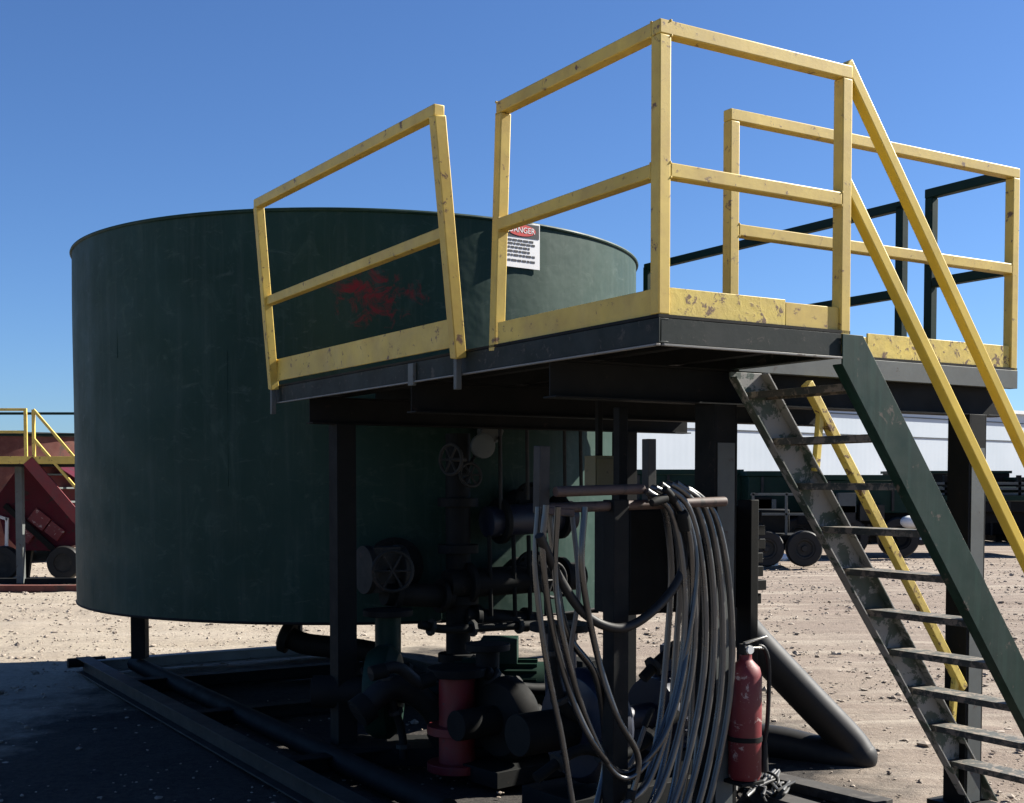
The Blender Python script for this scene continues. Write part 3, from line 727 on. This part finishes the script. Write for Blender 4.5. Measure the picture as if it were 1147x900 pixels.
# right-hand coil: successive loops, each one further right
def coil(label, xl, xr, top, bot, nl, r, mat, v0, jit=1.5):
    pix = []
    for i in range(nl):
        f = i/max(1, nl-1)
        a0, a1 = xl[0]+(xl[1]-xl[0])*f, xr[0]+(xr[1]-xr[0])*f
        tp = top[0]+(top[1]-top[0])*f+rng.uniform(-2, 2); bt = bot[0]+(bot[1]-bot[0])*f+rng.uniform(-8, 8)
        cx = (a0+a1)/2; hw = (a1-a0)/2
        dv = .03*i
        for k in range(12):
            th = 2*math.pi*k/12
            yy = (1-math.cos(th))/2; yb = tp+(bt-tp)*yy
            wd = hw*math.sin(th)
            # fuller upper third, narrowing to the bottom
            wd *= 1.05 if yy < .5 else 1-.35*(yy-.5)
            drift = -26*yy**2
            sn = math.sin(th); xx = a0+(a1-a0)*sn**.8*(1 if yy < .5 else 1-.3*(yy-.5)) if sn >= 0 else a0+(a1-a0)*.62*min(1, -sn*1.4)
            pix.append((xx+drift+rng.uniform(-jit, jit)*yy, yb, v0+dv+.12*(1-math.sin(th)) if k > 6 else v0+dv))
    return hose('coiled_hose', pix, r, mat, label, n=6)
coil('black hose coil hanging innermost of the right-hand bundle', (724, 732), (772, 783), (550, 546), (900, 930), 2, .0155, 'hose_coil', VR-.08)
coil('middle black hose coil of the right-hand bundle', (740, 749), (795, 805), (543, 543), (945, 965), 2, .0155, 'hose_coil', VR-.02)
coil('black hose coil hanging outermost right, longest loops nearly reaching the ground', (757, 766), (815, 825), (543, 546), (975, 990), 2, .0155, 'hose_coil', VR+.05)
hose('hanging_hose', [(612, 566), (608, 620), (618, 700), (640, 780), (668, 838), (700, 866), (738, 835), (762, 770), (774, 680), (772, 600), (752, 556), (735, 562)], .014, 'hose', 'black hose in one wide loop spanning the whole rack')
hose('hanging_hose', [(625, 568), (622, 640), (632, 720), (655, 800), (690, 868), (722, 858), (748, 800), (768, 730), (780, 640), (770, 580), (748, 552)], .013, 'hose', 'black hose loop just inside the widest loop')
hose('hanging_hose', [(604, 600), (625, 645), (655, 688), (692, 704), (725, 690), (757, 655), (770, 615), (765, 580)], .02, 'rubber', 'thick short hose sagging across the middle of the rack')
hose('hanging_hose', [(603, 568), (600, 640), (612, 740), (630, 830), (642, 905), (650, 960)], .013, 'hose', 'leftmost hose dropping from the rack to the ground')
hose('hanging_hose', [(640, 566), (648, 660), (640, 740), (662, 820), (700, 862), (728, 800)], .011, 'hose_pale', 'thin pale hose hanging left of the dark column', v0=VR+.02)
hose('hanging_hose', [(655, 568), (652, 640), (668, 730), (690, 800), (715, 850), (705, 900)], .014, 'hose', 'black hose hanging straight behind the pale one')
hose('hanging_hose', [(615, 572), (632, 700), (668, 760), (678, 850), (665, 920), (668, 960)], .016, 'hose', 'black hose twisting down behind the wide loops', v0=VR+.05)

# ================================================================== FIRE EXTINGUISHER
ex = at(834, 872, .66)
fe = thing('fire_extinguisher', W(ex.x, ex.y, ex.z), 'tall red fire extinguisher strapped upright right of the hanging hoses', 'extinguisher')
hE = at(834, 738, .66).z-ex.z; r = .078
MB().lathe([(r*.9, 0), (r, .02), (r, hE*.86), (r*.85, hE*.93), (r*.45, hE*.985), (.03, hE), (.03, hE+.02)], (0, 0, 0), (0, 0, 1), 28).build('cylinder', 'red', fe, bev=0)
MB().box((0, 0, hE+.045), (.05, .04, .05)).build('valve', 'fascia', fe); MB().lathe([(.02, 0), (.02, .012)], (0, -.025, hE+.045), (0, -1, 0), 16).build('gauge', 'white', fe, bev=0)
MB().bar((-.02, -.01, hE+.075), (.11, -.02, hE+.10), .022, .01).build('lever', 'chrome', fe); MB().bar((-.02, -.01, hE+.055), (.10, -.02, hE+.045), .022, .01).build('carry_handle', 'chrome', fe)
MB().tube(spline([(.02, 0, hE+.04), (.09, -.02, hE+.05), (.13, -.02, hE-.05), (.125, -.02, hE-.3), (.115, -.01, .16)], 8), .011, 10).build('discharge_hose', 'rubber', fe, bev=0)
MB().cyl((.115, -.01, .16), (.115, -.01, .02), .014, 12, .022).build('nozzle', 'rubber', fe)
b = MB(); b.lathe([(r+.004, hE*.32), (r+.004, hE*.36)]); b.build('strap', 'dark', fe, bev=0)
# mounting post
mp_ = thing('mounting_post', W(ex.x-.01, ex.y+.13, 0), 'short dark post holding the fire extinguisher', 'post')
MB().bx((-.05, -.03, 0), (.05, .03, ex.z+.5)).build('upright', 'dark', mp_); MB().bx((-.07, -.2, ex.z-.02), (.07, -.03, ex.z-.003)).build('shelf', 'dark', mp_)

# ================================================================== FOREGROUND TIMBERS / BARS right
for i, (x0, y0, x1, y1, lb_) in enumerate(((862, 862, 992, 892, 'dark plank lying beside the fire extinguisher, rearmost of the planks'), (850, 880, 975, 915, 'dark plank lying in front of the rearmost plank'), (905, 905, 1010, 905, 'weathered plank nearest the stairs foot'))):
    def gp(x, y):
        r_ = ray(x, y); t = (.06-CZ)/r_.z; return Vector((r_.x*t, r_.y*t, 0))
    a_, b_ = gp(x0, y0), gp(x1, y1); m_ = (a_+b_)/2; d_ = b_-a_
    tag(MB().bx((-d_.length/2, -.07, 0), (d_.length/2, .07, .055)).build('timber_plank', 'wood', None, bev=.004), lb_, 'plank', 'planks on the ground')
    ob = bpy.context.scene.objects[-1] if False else [q for q in C.objects if q.name.startswith('timber_plank')][-1]
    ob.location = (m_.x, m_.y, -.02); ob.rotation_euler = (0, 0, math.atan2(d_.y, d_.x))
# cable tangle at the foot of the extinguisher
cb = []
for i in range(5):
    pts_ = []
    x = 825+i*8
    for k in range(7):
        r_ = ray(x+rng.uniform(-8, 20)+k*4, 868+rng.uniform(0, 34)); t = (.03-CZ)/r_.z
        pts_.append(Vector((r_.x*t, r_.y*t, .01+rng.uniform(0, .08))))
    base = pts_[0].copy(); base.z = 0
    t_ = thing('loose_cable', base, ('pale cable nearest the coil, tangled below the extinguisher', 'black cable second from the coil, tangled below the extinguisher', 'pale cable in the middle of the tangle below the extinguisher', 'black cable right of the middle of the tangle below the extinguisher', 'pale rightmost cable of the tangle below the extinguisher')[i], 'cable', 0, 'loose cables on the ground')
    MB().tube(spline([p-base for p in pts_], 6), .009, 8).build('cable_body', ('hose_pale', 'rubber')[i % 2], t_, bev=0)

# ================================================================== BACKGROUND LEFT
YB = 21.2
def P(x, y, Y=YB): return atY(x, y, Y)
# rusty tank
q0, q1 = P(-60, 600, 29), P(140, 484, 29)
rt = thing('rusty_tank', (-12.6, 30.5, 0), 'low rust-red tank behind the distant yellow walkway', 'tank', 0)
zt_ = atY(40, 486, 27).z
MB().lathe([(3.7, .3), (3.7, zt_), (3.6, zt_+.04)], (0, 0, 0), (0, 0, 1), 72).build('shell', 'rust', rt, bev=0)
MB().torus((0, 0, zt_), (0, 0, 1), 3.72, .05, 72).build('top_rim', 'fascia', rt, bev=0)
MB().torus((0, 0, zt_-.55), (0, 0, 1), 3.72, .035, 72).build('stiffener_ring', 'white', rt, bev=0)
for a in range(6):
    an = a*math.pi/3; MB().box((3.2*math.cos(an), 3.2*math.sin(an), .15), (.2, .2, .4)).build('leg', 'dark', rt)
# walkway
wk0 = P(-150, 516); wk1 = P(92, 516); zd = wk1.z
wk = thing('railed_walkway', (wk1.x, YB, 0), 'distant walkway with yellow guardrails and stairs beside the red hopper', 'walkway', 0)
xl = wk0.x-wk1.x
MB().bx((xl, 0, zd-.1), (0, 1.2, zd)).build('deck', 'dark', wk)
MB().bx((xl, -.02, zd-.06), (0, -.002, zd+.07)).build('toe_board', 'yellow', wk)
zt2 = P(40, 459).z; zm = P(40, 484).z
for z, nm in ((zt2, 'top_rail'), (zm, 'mid_rail')):
    MB().bar((xl, 0, z), (P(30, 459).x-wk1.x, 0, z), .045, .045).build(nm, 'yellow', wk)
    MB().bar((xl, 1.2, z), (0, 1.2, z), .045, .045).build(nm, 'green', wk)
for x in (29, 38, -20, -80): 
    X = P(x, 500).x-wk1.x; MB().bar((X, 0, zd), (X, 0, zt2), .05, .05, up=(0, 1, 0)).build('guard_post', 'yellow', wk)
for x in (-130, -60, 12, 80):
    X = P(x, 500).x-wk1.x; MB().bx((X-.06, .3, 0), (X+.06, .42, zd-.1)).build('leg', 'grey_steel', wk)
X0 = P(38, 500).x-wk1.x
sA = Vector((X0, 0, zt2)); dd = Vector((1.35, 0, -1.6))
for off, nm in ((0, 'handrail'), (-.5, 'mid_handrail'), (-1.02, 'side_rail')):
    MB().bar(sA+Vector((0, 0, off)), sA+Vector((0, 0, off))+dd*1.2, .045, .045, up=(0, 1, 0)).build(nm, 'yellow', wk)
for s_ in (-.02, .75):
    MB().bar(Vector((X0-.1, s_, zd)), Vector((X0-.1, s_, zd))+dd*(zd/1.6), .03, .2, up=(0, 1, 0) if False else (1.6, 0, 1.35)).build('stringer', 'red_dull', wk)
for k in range(1, 9):
    t = k/9*zd/1.6; c_ = Vector((X0-.1, .37, zd))+dd*t; MB().box(c_, (.24, .74, .03)).build('tread', 'grey_steel', wk, 'pale worn tread')
# red hopper
hp = thing('red_hopper', (P(55, 650, 22.5).x, 22.5, 0), 'worn red hopper machine on wheels left of the tank', 'machine', 0)
ox = hp.location.x
def HP(x, y, dy=0): p = atY(x, y, 22.5); return Vector((p.x-ox, dy, p.z))
b = MB(); bm = b.bm
front = [HP(*q) for q in ((-6, 560), (20, 524), (60, 520), (100, 545), (104, 606), (60, 617), (22, 617), (4, 598))]
A_ = [bm.verts.new(p) for p in front]; B_ = [bm.verts.new(p+Vector((0, 1.3, 0))) for p in front]
bm.faces.new(A_); bm.faces.new(B_[::-1])
for i in range(len(A_)): j = (i+1) % len(A_); bm.faces.new((A_[i], A_[j], B_[j], B_[i]))
b.build('hopper_body', 'red_faded', hp, bev=.01)
for q, s_ in (((45, 582), .34), ((62, 595), .30), ((30, 600), .24)):
    MB().box(HP(*q, -.03), (s_, .05, s_*.8), Matrix.Rotation(R(38), 3, 'Y')).build('side_panel', 'red', hp, 'brighter red side panel')
MB().bar(HP(8, 566, -.1), HP(62, 615, -.1), .06, .1).build('drawbar', 'dark', hp)
MB().bar(HP(0, 578, -.12), HP(12, 582, -.12), .05, .05).build('hitch_bar', 'white', hp)
MB().bar(HP(11, 580, -.12), HP(10, 630, -.12), .05, .05, up=(0, 1, 0)).build('jack_leg', 'white', hp)
for q0_, q1_ in (((28, 617), (24, 648)), ((62, 617), (75, 650)), ((60, 617), (58, 640))):
    MB().bar(HP(*q0_, .2), HP(*q1_, .2), .12, .1, up=(0, 1, 0)).build('frame_leg', 'dark', hp)
for x, y in ((8, 634), (76, 630)):
    c_ = HP(x, y, -.15); c_.z = .31
    w_ = MB().lathe([(.17, -.1), (.29, -.1), (.31, -.06), (.31, .06), (.29, .1), (.17, .1), (.17, -.1)], c_, (0, 1, 0), cap=False).build('tyre', 'rubber', hp)
    MB().lathe([(.02, -.07), (.17, -.08), (.17, .08), (.02, .05)], c_, (0, 1, 0)).build('rim', 'fascia', hp)
# old rails on the ground under the hopper
for i, (y, lb_) in enumerate(((653, 'rear dark beam lying on the dirt under the red hopper'), (661, 'front dark beam lying on the dirt nearer than the red hopper'))):
    r_ = ray(30, y); t = -CZ/r_.z; Y = r_.y*t
    o_ = MB().bx((-3.2, -.1, 0), (3.2, .1, .1)).build('ground_beam', 'rust' if i else 'dark', None); o_.location = (r_.x*t, Y, -.02); o_.rotation_euler = (0, 0, .02)
    tag(o_, lb_, 'beam')

# ================================================================== BACKGROUND RIGHT
wh = thing('white_warehouse', (7, 50, 0), 'long white metal building on the horizon behind the parked equipment', 'building', R(38))
m, n, l, bsdf = newmat('white_siding')
sv = coords(n, l); wv = n.new('ShaderNodeTexWave'); wv.bands_direction = 'X'; wv.inputs['Scale'].default_value = .9; l.new(sv, wv.inputs['Vector'])
l.new(mix(n, l, ramp(n, l, nz(n, l, sv, .25, 6), .3, .7), (.42, .47, .51), (.50, .54, .58)), bsdf.inputs['Base Color']); bump(n, l, bsdf, wv.outputs[0], .08, .01)
MB().bx((-8, 0, 0), (60, 20, 5.4)).build('wall', m, wh, bev=0)
b = MB()
for z in (3.95, 4.9): b.bx((-8, -.03, z), (60, -.002, z+.05))
b.build('girt_trim', 'hose_pale', wh, bev=0)
MB().bx((-8.2, -.25, 5.402), (60.2, 20.2, 5.58)).build('roof_edge', 'white', wh, bev=0)
for x in (34, 48):
    MB().bx((x-2, -.05, 0), (x+2, -.002, 3.2)).build('roller_door', 'grey_steel', wh, bev=0)

def trailer(name, x0, x1, Y, ztop, label, mat, seedv, cat='trailer'):
    A = atY(x0, 600, Y).x; B = atY(x1, 600, Y).x; Lh = B-A
    t = thing(name, (A, Y, 0), label, cat, 0, 'equipment parked in front of the white building')
    rg = random.Random(seedv)
    MB().bx((0, 0, 1.05), (Lh, 2.2, ztop-.12)).build('body', mat, t, bev=.02)
    MB().bx((-.05, -.06, ztop-.12), (Lh+.05, 2.26, ztop)).build('top_edge', 'green' if mat != 'white' else 'white', t)
    MB().bx((-.3, .2, .78), (Lh+.3, .4, 1.04)).build('chassis_rail', 'dark', t)
    for k in range(int(Lh/.75)):
        MB().bx((.3+k*.75, -.06, 1.1), (.36+k*.75, -.002, ztop-.14)).build('side_rib', 'fascia', t)
    for k in range(3):
        x = rg.uniform(.3, Lh-.7); MB().box((x, -.15, rg.uniform(.7, 1.3)), (rg.uniform(.25, .6), .25, rg.uniform(.25, .5))).build('equipment_box', rg.choice(('dark', 'grey_steel', 'fascia')), t)
    return t, Lh
def wheels(t, xs_, r=.46, rim='fascia', yy=-.1):
    for x in xs_: wheel(t, (x, yy, r), (0, -1, 0), r, .26, rim)
t, Lh = trailer('tank_trailer', 838, 905, 30, 2.05, 'dark green trailer seen left of the stair stringer', 'green', 1); wheels(t, (.5, 1.2))
t, Lh = trailer('tank_trailer', 700, 830, 31, 2.1, 'dark green trailer seen behind the hanging hoses', 'green', 2); wheels(t, (.6, 2.1))
t, Lh = trailer('vacuum_truck', 912, 1040, 29, 1.95, 'dark green truck with big black wheels seen between the stair treads', 'green', 3, 'truck'); wheels(t, (.75, 1.95), .48, 'dark')
wheel(t, (2.45, -.12, .6), (0, -1, 0), .3, .2, 'white')
MB().sphere((2.2, -.2, .85), .22, (1.2, .8, .7)).build('fender_tank', 'white', t, bev=0)
t, Lh = trailer('flatbed_trailer', 1045, 1200, 30, 1.45, 'dark flatbed trailer with stacked frames at the right edge', 'dark', 4); wheels(t, (.5, 2.6), .42)
for z in (1.62, 1.75, 1.88): MB().bx((.1, .1, z-.16), (Lh-.1, .3, z-.10)).build('stacked_frame', 'grey_steel', t)
for x in (.3, 1.2, 2.1, 3.0): MB().bx((x, .1, 1.452), (x+.08, .25, 1.95)).build('stake', 'dark', t)
MB().bx((.05, .3, 1.455), (Lh-.1, 1.9, 1.66)).build('load', 'green', t)
# chassis with frame between hoses and stairs
t = thing('utility_trailer', atY(838, 600, 26).to_2d().to_3d(), 'small frame trailer with tyres left of the stairs', 'trailer', 0, 'equipment parked in front of the white building')
MB().bx((0, 0, .55), (1.6, 1.2, .66)).build('deck', 'dark', t)
for x in (.1, .8, 1.5): MB().bar((x, 0, .66), (x, 0, 1.55), .05, .05, up=(0, 1, 0)).build('upright', 'grey_steel', t)
for z in (1.1, 1.52): MB().bar((.05, 0, z), (1.55, 0, z), .05, .05).build('side_bar', 'grey_steel', t)
MB().box((.5, .4, .95), (.8, .6, .5)).build('engine', 'dark', t, bev=.03)
MB().bar((1.55, .5, .6), (2.3, .5, .45), .07, .07).build('drawbar', 'dark', t)
for x in (.35, 1.15): wheel(t, (x, -.12, .38), (0, -1, 0), .38, .22, 'fascia')
for x0_, x1_, Y_, h_, lb_ in ((760, 850, 37, 1.95, 'dark steel bin behind the small frame trailer'), (870, 990, 36, 1.8, 'dark steel bin behind the truck seen between the treads'), (1010, 1130, 37, 2.05, 'dark steel bin behind the right-hand platform leg'), (1140, 1240, 36, 1.85, 'dark steel bin farthest right in the back row')):
    A_x = atY(x0_, 600, Y_).x; L_ = atY(x1_, 600, Y_).x-A_x
    t = thing('steel_bin', (A_x, Y_, 0), lb_, 'bin', 0, 'steel bins behind the parked equipment')
    MB().bx((0, 0, .2), (L_, 2, h_)).build('body', 'dark', t, bev=.02); MB().bx((-.05, -.05, h_), (L_+.05, 2.05, h_+.08)).build('rim', 'green', t)
    for k in range(int(L_/.6)): MB().bx((.25+k*.6, -.06, .2), (.31+k*.6, -.002, h_-.01)).build('side_rib', 'fascia', t, bev=0)
    for xx in (.15, L_-.35): MB().bx((xx, .1, 0), (xx+.2, 1.9, .19)).build('foot', 'dark', t)
# pale rubble
rng2 = random.Random(4)
for i, (x, y) in enumerate(((850, 629), (862, 632), (872, 627))):
    r_ = ray(x, y); t_ = -CZ/r_.z
    b = MB(); bmesh.ops.create_icosphere(b.bm, subdivisions=2, radius=.16+.04*i)
    for v in b.bm.verts: v.co *= 1+.35*noise.noise(v.co*6+Vector((i*7, 0, 0))); v.co.z *= .6
    o_ = b.build('pale_rock', 'white', None, bev=0); o_.location = (r_.x*t_, r_.y*t_, .03)
    tag(o_, ('leftmost', 'middle', 'rightmost')[i]+' of three pale rocks lying by the small frame trailer', 'rock', 'pale rocks in the yard')
